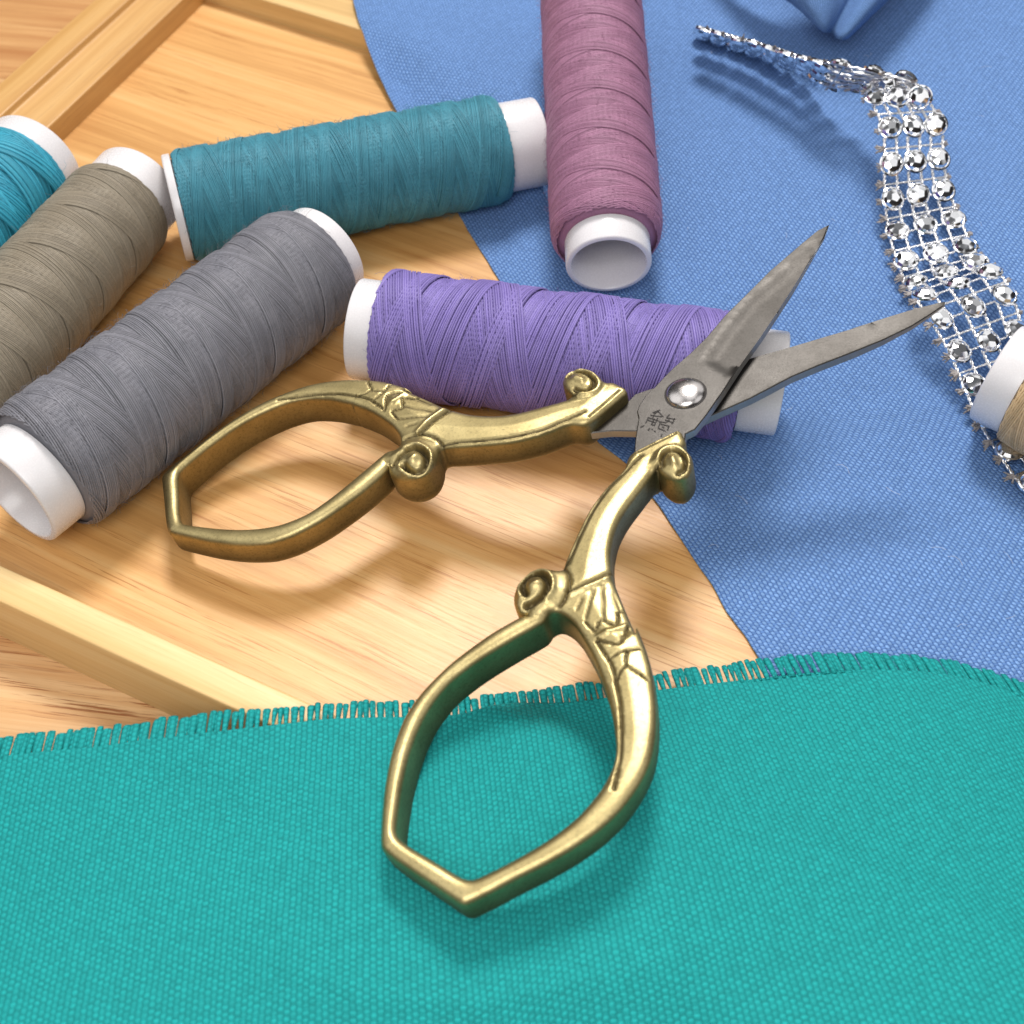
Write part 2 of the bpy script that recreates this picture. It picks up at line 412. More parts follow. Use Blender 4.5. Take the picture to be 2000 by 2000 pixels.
gs = np.r_[0, np.cumsum(np.linalg.norm(np.diff(GE[:, :2], axis=0), axis=1))]
NU, NVv = 420, 260
tu = np.linspace(0, gs[-1], NU)
gx, gy, gz = [np.interp(tu, gs, GE[:, i]) for i in range(3)]
k9 = np.hanning(15); k9 /= k9.sum()
def sm(a): return np.convolve(np.pad(a, 7, 'edge'), k9, 'valid')
gx, gy, gz = sm(gx), sm(gy), sm(gz)
FR = .25                                        # depth of the loosened border
vs = FR + np.linspace(0, 1, NVv) ** 1.15 * 10.5
lean = np.interp(gx, [-8, -2, 1, 4, 8], [.02, .05, .16, .26, .30])
def green_h(x, y, v, z0):
    a = 1 - np.exp(-v / 1.6)
    h = z0 * (1 - a) + a * .42
    h = h + a * (.16 * np.exp(-((y + 5.9 + .12 * x) / 1.0) ** 2) * smooth((x + 6) / 5)
                 + .14 * np.sin(.75 * x + .35 * y + .6) * .5 + .07 * np.sin(-.55 * x + .9 * y))
    h = h + (1 - np.exp(-v / .8)) * .36 * np.exp(-(((x - .1) / 2.6) ** 2 + ((y + 5.2) / 1.7) ** 2) ** 1.5)
    h = np.minimum(h, .72)
    h = h + .05 * np.sin(x * 1.9 + .5 * y) * np.exp(-((v - .8) / 1.0) ** 2)
    rl = rail_h(x, y)
    k_ = 12.0
    return np.logaddexp(k_ * h, k_ * rl) / k_
def green_pt(k, v):
    x = gx[k] + lean[k] * v; y = gy[k] - v
    return x, y
K = np.repeat(np.arange(NU), NVv); VV = np.tile(vs, NU)
X, Y = green_pt(K, VV); Z = green_h(X, Y, VV - FR, gz[K])
green = thing('green_fabric', 'teal green woven cloth with a frayed edge under the nearer scissor handle', 'fabric')
o = mesh_obj('sheet', np.c_[X, Y, Z], grid_faces(NU, NVv), M_green, green, uv=np.c_[tu[K], VV])
md = o.modifiers.new('thickness', 'SOLIDIFY'); md.thickness = .03; md.offset = -1
# frayed border: short yarn tabs standing out past the last weft
Vf, Ff, Uf = [], [], []
u = 0.0
while u < gs[-1] - .1:
    loose = min(1.1, max(0.0, .72 + .35 * math.sin(u * 1.3 + 2) + random.uniform(-.4, .3)))
    xx = np.interp(u, tu, gx)
    if xx < -3.4: loose *= .35
    if xx < -3.2 or xx > 3.4 or random.random() < .12: loose *= .25; tight = .55
    else: tight = 1.0
    nthr = random.choice([1, 1, 2]) if loose > .4 else random.choice([1, 2, 3])
    w = .050 + .022 * nthr; gap = (.026 + .030 * loose * random.uniform(.3, 1.3)) * tight
    n0, m0 = 4, 7; o0 = len(Vf); tilt = random.uniform(-.018, .018)
    for j in range(m0):
        t = j / (m0 - 1); v = FR + .03 - t * (FR + .03 + random.uniform(-.025, .025) * (j == m0 - 1))
        wid = w - gap * (1.40 - 1.15 * t) - (.02 if j == m0 - 1 else 0)
        for i in range(n0):
            s = i / (n0 - 1); uu = u + gap / 2 * (1.0) + (w - gap) / 2 + (s - .5) * wid + tilt * t
            xx = np.interp(uu, tu, gx) + np.interp(uu, tu, lean) * v; yy = np.interp(uu, tu, gy) - v
            zz = np.interp(uu, tu, gz) + .018 * math.sin(s * PI) + .012 - .02 * t * t
            Vf.append((xx, yy, zz)); Uf.append((uu + tilt * t, v))
    Ff += grid_faces(m0, n0, off=o0); u += w
# overlock row just inside the free edge
o = mesh_obj('frayed_edge', Vf, Ff, M_green, green, uv=Uf)
md = o.modifiers.new('thickness', 'SOLIDIFY'); md.thickness = .014
o['label'] = 'loosened border of yarn ends with slits'

# ---------------------------------------------------------------- thread spools
def lathe(prof, n=64):
    V, F = [], []
    for (x, r) in prof:
        for j in range(n):
            a = 2 * PI * j / n; V.append((x, r * math.cos(a), r * math.sin(a)))
    k = len(prof)
    for i in range(k - 1):
        for j in range(n):
            j2 = (j + 1) % n; F.append((i * n + j, i * n + j2, (i + 1) * n + j2, (i + 1) * n + j))
    return V, F
def winding(L0, L1, rth, rcore, loose, adv, dia, band, seed, parent, mat, taper=.28, seg=44, fuzzn=450, sag=0.0):
    rr = random.Random(seed)
    def rad(x):
        a = min(1, max(0, (x - L0) / taper)); b = min(1, max(0, (L1 - x) / taper))
        t = min(a, b); e = math.sqrt(max(0, 1 - (1 - t) ** 2)); return rcore + (rth - rcore) * (.55 + .45 * e) if t > 0 else rcore
    N = 60
    pr = [(L0, rcore * .97)] + [(L0 + (L1 - L0) * i / N, rad(L0 + (L1 - L0) * i / N) + (.003 if 0 < i < N else -.01)) for i in range(N + 1)] + [(L1, rcore * .97)]
    V, F = lathe(pr, 72)
    V = list(V); F = list(F); tone = [.9] * len(V)
    nh = int(adv / dia); nb = max(1, nh // band)
    lv = []
    order = []
    for b in range(nb):
        order += [(+1, b), (-1, (b * 3 + 1) % nb if nb % 3 else (b + 1) % nb)]
    ph0 = {+1: rr.uniform(0, adv), -1: rr.uniform(0, adv)}
    for li, (dr, b) in enumerate(order):
        lift = li * (.0042 + .010 * loose)
        for q in range(b * band, min((b + 1) * band, nh) if b < nb - 1 else nh):
            x0 = ph0[dr] + q * dia + rr.uniform(-.12, .12) * dia * (1 + 2 * loose)
            adj = adv * (1 + rr.uniform(-.0004, .0004) * (1 + 3 * loose))
            # continuous helix crossing the whole width
            steps_per = seg; xs = L0 - adv
            k0 = 0; pts = []
            tot = (L1 - L0 + 2 * adv) / adj
            n = int(tot * steps_per); prev = None
            tn = rr.uniform(.80, 1.14); wob = rr.uniform(0, 6.28); wa = dia * rr.uniform(.0, .10 + .2 * loose)
            for i in range(n + 1):
                th = i / steps_per; x = xs + x0 - adv + th * adj
                x += wa * math.sin(th * 2.1 + wob)
                if x < L0 + .01 or x > L1 - .01: prev = None; continue
                a = dr * th * 2 * PI
                R = rad(x) + lift * min(1, (x - L0) / .1, (L1 - x) / .1)
                ca, sa = math.cos(a), math.sin(a)
                hw = dia * .5; base = len(V)
                V.append((x - hw, (R - hw * .7) * ca, (R - hw * .7) * sa))
                V.append((x - hw * .5, (R + hw * .45) * ca, (R + hw * .45) * sa))
                V.append((x + hw * .5, (R + hw * .45) * ca, (R + hw * .45) * sa))
                V.append((x + hw, (R - hw * .7) * ca, (R - hw * .7) * sa))
                tone += [tn * .88, tn, tn, tn * .88]
                if prev is not None:
                    for m in range(3): F.append((prev + m, prev + m + 1, base + m + 1, base + m))
                prev = base
    w = mesh_obj('thread_winding', V, F, mat, parent)
    at = w.data.attributes.new('tone', 'FLOAT', 'POINT'); at.data.foreach_set('value', np.array(tone, dtype=np.float32))
    # loose fibres standing off the yarn
    mb = MB()
    for i in range(fuzzn):
        x = rr.uniform(L0 + .05, L1 - .05); a = rr.uniform(0, 2 * PI); R = rad(x) + .03
        p = Vector((x, R * math.cos(a), R * math.sin(a))); nrm = Vector((0, math.cos(a), math.sin(a)))
        t = Vector((rr.gauss(0, 1), rr.gauss(0, 1), rr.gauss(0, 1))); t = (t - nrm * t.dot(nrm)).normalized()
        ln = rr.uniform(.06, .22); hgt = rr.uniform(.01, .05)
        pts = [p + t * (ln * s) + nrm * (hgt * 4 * s * (1 - s * rr.uniform(.3, 1)) - .02) - nrm * ((ln * s) ** 2 / (2 * R) if False else 0) for s in (0, .33, .66, 1)]
        mb.tube([tuple(q) for q in pts], .0017, 3, cap=False)
    fz = mb.build('loose_fibres', mat, parent); fz['kind'] = 'stuff'
    return w
def spool(label, A, B, zA, zB, rc, thr, tA, tB, matn, adv=.8, dia=.026, band=7, seed=1, flangeA=0, flangeB=0, taper=.28, length=None, fz=450, loose=0.0):
    """A, B: where the two end rings stand; tA, tB: bare collar at each end"""
    pa, pb = Vector(un(*A, zA)), Vector(un(*B, zB))
    d = pb - pa; L = d.length
    if length: L = length
    t = thing('thread_spool', label, 'thread spool', tuple(pa), 'spools of sewing thread')
    d.normalize(); t.rotation_mode = 'QUATERNION'; t.rotation_quaternion = Vector((1, 0, 0)).rotation_difference(d)
    b = .03; fa, fb = flangeA or rc, flangeB or rc; wall = .07
    prof = [(0, fa - wall), (0, fa - b), (b * .3, fa - b * .3), (b, fa), (tA, fa), (tA + .01, rc - .04), (L - tB - .01, rc - .04), (L - tB, fb), (L - b, fb), (L - b * .3, fb - b * .3), (L, fb - b), (L, fb - wall),
            (L - .02, fb - wall - .02), (L - .5, rc - wall - .03), (.5, rc - wall - .03), (.02, fa - wall - .02), (0, fa - wall)]
    V, F = lathe(prof, 96)
    mesh_obj('spool_core', V, F, M_plastic, t, sharp=50)
    winding(tA + .005, L - tB - .005, thr - .03, rc - .02, loose, adv, dia, band, seed, t, matn, taper, fuzzn=fz)
    return t
TM = {
 'purple': thread_mat('purple_thread', g(.245, .19, .48), g(.18, .135, .385)),
 'mauve': thread_mat('mauve_thread', g(.41, .20, .305), g(.32, .145, .235)),
 'teal': thread_mat('teal_thread', g(.065, .27, .35), g(.04, .20, .27)),
 'grey': thread_mat('grey_thread', g(.23, .225, .25), g(.165, .165, .19)),
 'olive': thread_mat('taupe_thread', g(.30, .255, .19), g(.225, .185, .13)),
 'aqua': thread_mat('aqua_thread', g(.045, .38, .51), g(.025, .28, .41)),
 'beige': thread_mat('beige_thread', g(.62, .45, .26), g(.50, .34, .18)),
}
spool('purple thread spool lying behind the scissor pivot under the blades', (698, 642), (1527, 750), .87, .89, .69, .84, .34, .53, TM['purple'], adv=1.35, dia=.033, band=8, seed=3, taper=.2, fz=700, loose=.25)
spool('grey thread spool lying in front of the taupe one, beside the left scissor handle', (24, 967), (637, 492), .95, .95, .725, .915, .47, .30, TM['grey'], adv=1.0, dia=.0245, band=8, loose=.03, seed=5, taper=.3, fz=2200)
spool('dark teal thread spool lying across the tray with its collar touching the mauve one', (339, 408), (1052, 277), .85, .87, .69, .84, .12, .62, TM['teal'], adv=.95, dia=.0235, band=8, loose=.03, seed=11, flangeA=.80, taper=.22, fz=1800)
spool('mauve thread spool with its open white end facing the viewer', (1189, 518), (1146, -120), .80, 2.25, .625, .835, .42, .4, TM['mauve'], adv=.8, dia=.0245, band=7, loose=.03, seed=21, taper=.42, length=7.0, fz=1800)
spool('taupe thread spool lying between the grey and the aqua ones at the left', (272, 366), (72, 590), .85, .85, .72, .82, .52, .3, TM['olive'], adv=.9, dia=.0265, band=7, loose=.05, seed=31, taper=.25, length=5.8, fz=450)
spool('bright aqua thread spool cut by the left edge of the picture', (70, 310), (-130, 520), .88, .88, .78, .84, .40, .3, TM['aqua'], adv=1.1, dia=.040, band=5, loose=.6, seed=41, taper=.3, length=5.8, fz=150)
spool('beige thread spool with a white collar resting on the rhinestone trim at the right', (1945, 727), (2310, 905), .98, .90, .68, .80, .42, .4, TM['beige'], adv=.6, dia=.030, band=6, seed=51, taper=.5, length=5.6, fz=200)

# ---------------------------------------------------------------- scissors
scis = thing('embroidery_scissors', 'small open scissors with ornate antique brass handles and grey steel blades', 'scissors')
AX = np.array([0.8102327, 0.5586288, 0.1773608]); LT = np.array([0.5511704, -0.8291278, 0.0935855]); NN = np.array([-0.1993343, -0.0219300, 0.9796861])
PV0 = np.array([2.0734754, 0.2715925, 1.9])
def onp(p, dz=0.0):
    d = ray(*p); O = PV0 + NN * dz; t = ((O - CAM) @ NN) / (d @ NN); X = CAM + d * t - PV0
    return np.array([X @ AX, X @ LT])
def to3(P, z): 
    P = np.asarray(P); z = np.asarray(z)
    return PV0 + P[:, :1] * AX + P[:, 1:2] * LT + z[:, None] * NN
def z5(l): return [(700 + .36232 * x, 650 + .36232 * y) for x, y in l]
def z8(l): return [(700 + .36232 * x, 1200 + .36232 * y) for x, y in l]
def z6(l): return [(980 + .19151 * x, 1050 + .19151 * y) for x, y in l]
def z2(l): return [(1200 + .15528 * x, 650 + .15528 * y) for x, y in l]
def z4(l): return [(1100 + .31056 * x, 400 + .31056 * y) for x, y in l]
outer = ([(1236, 891)] + z5([(1440, 745), (1400, 790), (1330, 862), (1250, 970), (1180, 1110), (1130, 1225), (1105, 1290)])
  + z5([(1075, 1303), (1035, 1298), (985, 1300), (935, 1318), (893, 1352), (862, 1395), (846, 1440), (845, 1480), (858, 1515), (885, 1535), (920, 1540)])
  + z8([(905, 20), (850, 42), (700, 130), (500, 280), (350, 430), (260, 560), (210, 680), (175, 800), (147, 950), (133, 1100), (128, 1235), (140, 1285)])
  + z8([(200, 1340), (300, 1410), (420, 1490), (520, 1558), (565, 1582), (605, 1575), (720, 1520), (850, 1450), (1000, 1375), (1150, 1290), (1300, 1185), (1420, 1070), (1520, 930), (1580, 800), (1605, 670), (1610, 540), (1600, 420), (1582, 300), (1545, 180), (1500, 75)])
  + z6([(1370, 1000), (1290, 820), (1215, 640), (1160, 500), (1132, 380)])
  + z5([(1365, 1200), (1390, 1080), (1440, 980), (1520, 872), (1590, 782), (1618, 765)])
  + z2([(545, 1765), (590, 1830), (660, 1885), (740, 1915), (850, 1915), (930, 1870), (985, 1790), (1000, 1700), (975, 1610), (915, 1540), (880, 1500), (905, 1420), (880, 1350), (850, 1290), (800, 1268), (740, 1290)]))
hole = z8([(205, 1225), (270, 1280), (420, 1370), (540, 1443), (600, 1462), (660, 1445), (850, 1350), (1050, 1230), (1200, 1110), (1320, 970), (1385, 850), (1405, 760), (1402, 680), (1385, 560), (1345, 400)]) \
  + z6([(1080, 1540), (1020, 1380), (960, 1230), (880, 1080), (790, 930), (700, 830), (620, 780), (550, 765), (485, 795)]) \
  + z8([(990, 55), (850, 135), (700, 225), (590, 300), (480, 390), (380, 515), (315, 640), (265, 780), (230, 930), (207, 1080), (196, 1180)])
# carved lines: (points, half width, depth); negative depth raises
K1 = .12
grooves = [
 (z5([(1530, 690), (1440, 775), (1352, 862), (1270, 980), (1205, 1105), (1158, 1215), (1118, 1290)]), .018, .030),
 (z6([(700, 608), (900, 515), (1125, 398)]), .022, .045),
 (z6([(720, 640), (920, 555), (1115, 455)]), .030, -.030),
 (z6([(640, 350), (695, 420), (712, 500), (702, 590), (655, 690), (608, 750)]), .018, .04),
 (z6([(268, 648), (238, 590), (242, 520), (290, 462), (370, 442), (440, 458), (490, 520), (492, 590), (455, 650), (400, 700), (330, 740), (270, 760)]), .032, .10),
 (z6([(225, 680), (190, 600), (200, 500), (280, 420), (400, 395), (500, 430), (545, 520), (540, 620), (480, 700)]), .030, -.035),
 (z6([(350, 570), (385, 555)]), .060, -.05),
 (z6([(955, 590), (865, 890)]), .012, .022), (z6([(1040, 540), (1055, 890)]), .012, .022), (z6([(1150, 620), (1210, 800)]), .012, .022), (z6([(835, 680), (780, 780)]), .012, .018),
 (z6([(865, 910), (968, 1005), (1018, 900), (1180, 945), (1200, 820), (1255, 800)]), .012, .032),
 (z6([(985, 1095), (1215, 1135), (1305, 950)]), .013, .040), (z6([(1010, 1060), (1160, 1000), (1285, 955)]), .030, -.025), (z6([(1090, 1040), (1180, 1060)]), .05, -.02),
 (z6([(985, 1110), (1035, 1190), (1120, 1320), (1165, 1440), (1185, 1560)]) + z8([(1395, 390), (1418, 500), (1424, 640), (1418, 780), (1400, 880), (1385, 965)]), .016, .040),
 (z6([(1115, 1285), (1200, 1232), (1290, 1205), (1415, 1185)]), .011, .028), (z6([(1292, 1210), (1280, 1345), (1380, 1420), (1490, 1490)]), .011, .030), (z6([(1278, 1370), (1215, 1430), (1192, 1500)]), .011, .025),
 (z2([(618, 1760), (612, 1690), (660, 1610), (740, 1580), (830, 1600), (895, 1670), (912, 1750), (885, 1825), (810, 1862)]), .024, .075),
 (z2([(560, 1690), (590, 1600), (680, 1535), (790, 1525), (900, 1580), (960, 1680), (955, 1790)]), .03, -.03),
 (z2([(745, 1700), (770, 1770)]), .045, -.05),
 (z2([(430, 1930), (520, 1800), (560, 1740)]), .025, .05),
 (z2([(300, 1560), (560, 1430), (780, 1330)]), .012, .02),
]
outerL = np.array([onp(p) for p in outer]); holeL = np.array([onp(p) for p in hole])
hc = holeL.mean(0); holeL = hc + (holeL - hc) * .975
grooveL = [(np.array([onp(p) for p in pts]), w, d) for pts, w, d in grooves]
PAIRS = [((353,1027),(774,1646)),((339,924),(917,1731)),((328,1045),(747,1660)),((319,929),(908,1780)),((786,867),(1084,1190)),
 ((813,900),(1047,1157)),((886,810),(1194,1127)),((1133,750),(1323,918)),((1156,846),(1236,891)),((1220,753),(1327,849)),
 ((757,811),(1169,1261)),((755,777),(1213,1267)),((799,773),(1229,1232))]
Lp = np.array([onp(a) for a, b in PAIRS]); Rp = np.array([onp(b) for a, b in PAIRS])
def quad(P): P = np.asarray(P); return np.c_[np.ones(len(P)), P, P[:, 0] ** 2, P[:, 0] * P[:, 1], P[:, 1] ** 2]
reg = np.diag([1e-6, 1e-6, 1e-6, .02, .02, .02]); 
Rm = Rp * [1, -1]; Qm = quad(Rm)
CF = np.linalg.solve(Qm.T @ Qm + reg, Qm.T @ (Lp - Rm))
def toL(P): P = np.asarray(P) * [1, -1]; return P + quad(P) @ CF
def resample(P, step, closed=True):
    P = np.asarray(P); Q = np.vstack([P, P[:1]]) if closed else P
    # Catmull-Rom through the traced points
    n = len(P); out = []
    for i in range(n if closed else n - 1):
        p0, p1, p2, p3 = (P[(i - 1) % n], P[i], P[(i + 1) % n], P[(i + 2) % n]) if closed else (P[max(i - 1, 0)], P[i], P[i + 1], P[min(i + 2, n - 1)])
        for f in np.linspace(0, 1, 10, endpoint=False):
            m1, m2 = (p2 - p0) * .42, (p3 - p1) * .42
            out.append((2 * f ** 3 - 3 * f * f + 1) * p1 + (f ** 3 - 2 * f * f + f) * m1 + (-2 * f ** 3 + 3 * f * f) * p2 + (f ** 3 - f * f) * m2)
    Q = np.array(out); Q = np.vstack([Q, Q[:1]]) if closed else np.vstack([Q, P[-1:]])
    s = np.r_[0, np.cumsum(np.linalg.norm(np.diff(Q, axis=0), axis=1))]
    k = max(8, int(s[-1] / step)); t = np.linspace(0, s[-1], k + 1)[:-1] if closed else np.linspace(0, s[-1], k + 1)
    return np.c_[np.interp(t, s, Q[:, 0]), np.interp(t, s, Q[:, 1])]
def segdist(P, Q, closed=False):
    if closed: Q = np.vstack([Q, Q[:1]])
    a, b = Q[:-1], Q[1:]; ab = b - a; L2 = (ab ** 2).sum(1) + 1e-12; out = np.empty(len(P))
    for i in range(0, len(P), 2000):
        p = P[i:i + 2000, None, :]; t = np.clip(((p - a) * ab).sum(2) / L2, 0, 1)
        out[i:i + 2000] = np.sqrt((((a + ab * t[..., None]) - p) ** 2).sum(2)).min(1)
    return out
def inside(P, Q):
    x, y = P[:, 0], P[:, 1]; c = np.zeros(len(P), bool)
    for (x1, y1), (x2, y2) in zip(Q, np.roll(Q, -1, 0)):
        m = ((y1 > y) != (y2 > y)) & (x < (x2 - x1) * (y - y1) / (y2 - y1 + 1e-15) + x1); c ^= m
    return c
def plate(name, loops, ztop, zbot, step, parent, m, sharp=None, offs=(), extra=None, wall_shade=0.0, side=None):
    """triangulated plate between a top and a bottom height field; loops[0] outline, loops[1:] holes"""
    loops = [np.asarray(l) for l in loops]
    lo, hi = loops[0].min(0), loops[0].max(0)
    gxx, gyy = np.meshgrid(np.arange(lo[0], hi[0], step), np.arange(lo[1], hi[1], step * .866))
    gxx[1::2] += step / 2
    G_ = np.c_[gxx.ravel(), gyy.ravel()]
    def din(P):
        ok = inside(P, loops[0])
        for h in loops[1:]: ok &= ~inside(P, h)
        d = np.min([segdist(P, l, True) for l in loops], axis=0); return ok, d
    ok, d = din(G_); far_ = max(offs) if len(offs) else 0
    G_ = G_[ok & (d > far_ + step * .6)]
    for o_ in offs:
        for l in loops:
            t = np.roll(l, -1, 0) - np.roll(l, 1, 0); t /= np.linalg.norm(t, axis=1)[:, None] + 1e-12
            for sg in (1, -1):
                c = l + np.c_[-t[:, 1], t[:, 0]] * o_ * sg
                ok, d = din(c); G_ = np.vstack([G_, c[ok & (d > o_ * .93)]])
    if extra is not None: G_ = np.vstack([G_, extra])
    bp = np.vstack(loops); nb = len(bp); edges = []; o_ = 0
    for l in loops:
        k = len(l); edges += [(o_ + i, o_ + (i + 1) % k) for i in range(k)]; o_ += k
    allp = np.vstack([bp, G_]) + 0.0
    r = delaunay_2d_cdt([Vector(p) for p in allp], edges, [], 0, 1e-6)
    vo = np.array([(v.x, v.y) for v in r[0]]); tri = [tuple(f) for f in r[2]]
    cen = np.array([vo[list(f)].mean(0) for f in tri])
    ok = inside(cen, loops[0])
    for h in loops[1:]: ok &= ~inside(cen, h)
    tri = [f for f, k in zip(tri, ok) if k]
    dd = np.min([segdist(vo, l, True) for l in loops], axis=0); dd[dd < 1e-5] = 0
    zt, pat = ztop(vo, dd); zb = zbot(vo, dd); n = len(vo)
    A = to3(vo, zt); B = to3(vo, zb)
    # orientation so that the top faces along the normal
    F = []; bed = {}
    for f in tri:
        a, b, c = vo[f[0]], vo[f[1]], vo[f[2]]
        # AX x LT = -NN, so a clockwise face in (a,b) looks along +NN
        s = (b[0] - a[0]) * (c[1] - a[1]) - (b[1] - a[1]) * (c[0] - a[0])
        f = f if s < 0 else f[::-1]
        F.append(f); F.append(tuple(i + n for i in f[::-1]))
        for i in range(len(f)):
            e = (f[i], f[(i + 1) % len(f)])
            if (e[1], e[0]) in bed: del bed[(e[1], e[0])]
            else: bed[e] = 1
    for (a, b) in bed: F.append((b, a, a + n, b + n))
    Vv = np.vstack([A, B]); o = mesh_obj(name, Vv, F, m, parent, sharp=sharp)
    if side is not None:
        o.data.materials.append(side); k_ = len(bed)
        o.data.polygons.foreach_set('material_index', np.r_[np.zeros(len(F) - k_, np.int32), np.ones(k_, np.int32)])
    at = o.data.attributes.new('patina_shade', 'FLOAT', 'POINT'); wall = np.clip(1 - dd / .05, 0, 1) * wall_shade; pp = np.r_[np.maximum(pat, wall * .25), np.full(len(pat), .3) + .48 * wall]  # groove patina, plus shade painted dark on the handle side walls
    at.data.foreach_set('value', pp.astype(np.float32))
    return o
def arc(d, r): d = np.clip(d, 0, r); return r - np.sqrt(np.maximum(0, r * r - (r - d) ** 2))
TT = .26
def handle(name, f, shift):
    lo = [resample(f(outerL), .028), resample(f(holeL), .028)]
    gl = [(resample(f(p), .03, False) if len(p) > 2 else f(p), w, d) for p, w, d in grooveL]
    knobs = [(f(np.array([onp(z6([(370, 560)])[0])]))[0], .36), (f(np.array([onp(z2([(780, 1720)])[0])]))[0], .30)]
    ring_c = f(np.array([onp((1000, 1480))]))[0]
    def zt(P, d):
        z = TT + shift - arc(d, .075) - .02 + .035 * np.clip(d, 0, .35) / .35
        pat = np.zeros(len(P))
        for q, w, dep in gl:
            e = segdist(P, q); gsn = np.exp(-(e / w) ** 2) if dep < 0 or w > .03 else np.clip(1 - e / (w * 1.5), 0, 1); fade = np.clip(d / .05, 0, 1)
            z = z - dep * gsn * fade
            if dep > 0: pat = np.maximum(pat, np.exp(-(e / (w * 1.05)) ** 2) * min(1, dep / .022))
        for c, rad_ in knobs:
            e = np.linalg.norm(P - c, axis=1); z = z + .05 * np.clip(1 - (e / rad_) ** 4, 0, 1)
        return z, pat
    def zb(P, d):
        do_, di_ = segdist(P, lo[0], True), segdist(P, lo[1], True)
        z = -TT - .02 + shift + np.where(do_ < di_, np.maximum(arc(do_, .20), 0), arc(di_, .08))
        for c, rad_ in knobs:
            e = np.linalg.norm(P - c, axis=1); z = z - .05 * np.clip(1 - (e / rad_) ** 4, 0, 1)
        return z
    gp = []
    for q, w, dep in gl:
        if len(q) > 2:
            t = np.gradient(q, axis=0); t /= np.linalg.norm(t, axis=1)[:, None] + 1e-9; nn_ = np.c_[-t[:, 1], t[:, 0]]
            for s in (-1.6, -.8, 0, .8, 1.6): gp.append(q + nn_ * w * s)
    ex_ = np.vstack(gp); ok = inside(ex_, lo[0]) & ~inside(ex_, lo[1]) & (np.min([segdist(ex_, l, True) for l in lo], axis=0) > .02)
    return plate(name, lo, zt, zb, .024, scis, M_brass, offs=(.004, .015, .035, .065, .10), extra=ex_[ok], wall_shade=1.0)
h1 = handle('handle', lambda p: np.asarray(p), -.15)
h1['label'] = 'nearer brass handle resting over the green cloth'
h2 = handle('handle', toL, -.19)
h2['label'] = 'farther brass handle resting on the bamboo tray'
# blades
TB = .115
def blade(name, pts, z0, cutting, crease, hollow, lab):
    lo = [resample_lin([onp(p, z0) for p in pts], .04)]
    cut = np.array([onp(p, z0) for p in cutting]); cr = np.array([onp(p, z0) for p in crease])
    def zt(P, d):
        ec = segdist(P, cr); z = z0 - arc(d, .012) 
        if hollow is not None:
            hp = np.array([onp(p, z0) for p in hollow]); ins = inside(P, hp)
            z = z - np.where(ins, np.clip(ec * .25, 0, .035), 0) * np.clip((np.linalg.norm(P - onp((1619, 438), z0), axis=1) - .25) / .8, 0, 1)
            pat = np.where(ins, .22, 0)
        else: pat = np.zeros(len(P))
        return z, np.maximum(pat, .25 * np.exp(-(ec / .02) ** 2) if hollow is None else pat)
    def zb(P, d):
        tip = P[np.argmin(P[:, 0] * 0 - np.linalg.norm(P, axis=1))]; return z0 - TB * (.25 + .75 * np.clip(np.linalg.norm(P - tip, axis=1) / 1.3, 0, 1))
    o = plate(name, lo, zt, zb, .06, scis, M_steel, sharp=28, offs=(.012,), side=M_edge)
    o['label'] = lab; return o
def resample_lin(P, step):
    P = np.asarray(P); Q = np.vstack([P, P[:1]]); out = []
    for a, b in zip(Q[:-1], Q[1:]):
        k = max(1, int(np.linalg.norm(b - a) / step))
        for i in range(k): out.append(a + (b - a) * i / k)
    return np.array(out)
up_spine = z4([(1672, 122), (1600, 158), (1500, 240), (1300, 412), (1150, 562), (1020, 690), (900, 832), (800, 930), (690, 1025), (630, 1085), (570, 1150), (520, 1195), (478, 1258), (463, 1300), (474, 1340), (455, 1460), (438, 1640)])
up_cut = z4([(1040, 1117), (1130, 980), (1240, 830), (1350, 665), (1500, 432), (1640, 205), (1672, 122)])
up_blade_px = up_spine + z4([(600, 1660), (760, 1540), (770, 1440), (830, 1410), (900, 1322), (975, 1215), (1010, 1165), (1040, 1117)]) + up_cut[1:-1]
blade('blade', up_blade_px, .02, up_cut, z4([(1500, 300), (1160, 590), (1000, 790), (868, 985), (1010, 1075)]),
      z4([(1672, 122), (1500, 300), (1160, 590), (1000, 790), (868, 985), (1040, 1085), (1130, 980), (1350, 665), (1640, 205)]), 'upper blade with etched marks near the rivet')
zl = -.15
lw_cut = z4([(1040, 1010), (1140, 973), (1400, 900), (1650, 825), (1932, 742)]) + [(1662, 641), (1740, 616), (1786, 602), (1830, 591), (1846, 588)]
lw_low = [(1846, 588), (1845, 595), (1817, 614), (1780, 637), (1724, 664), (1662, 689), (1600, 713), (1547, 735)] + z4([(1180, 1215), (930, 1325), (800, 1390)])
lw_px = lw_cut + lw_low[1:] + z4([(640, 1420), (450, 1422), (300, 1420), (120, 1440), (100, 1400), (250, 1340), (375, 1270), (450, 1190), (520, 1165), (600, 1140), (800, 1060)])
blade('blade', lw_px, zl, lw_cut, lw_low, None, 'lower blade passing under the rivet to the right')
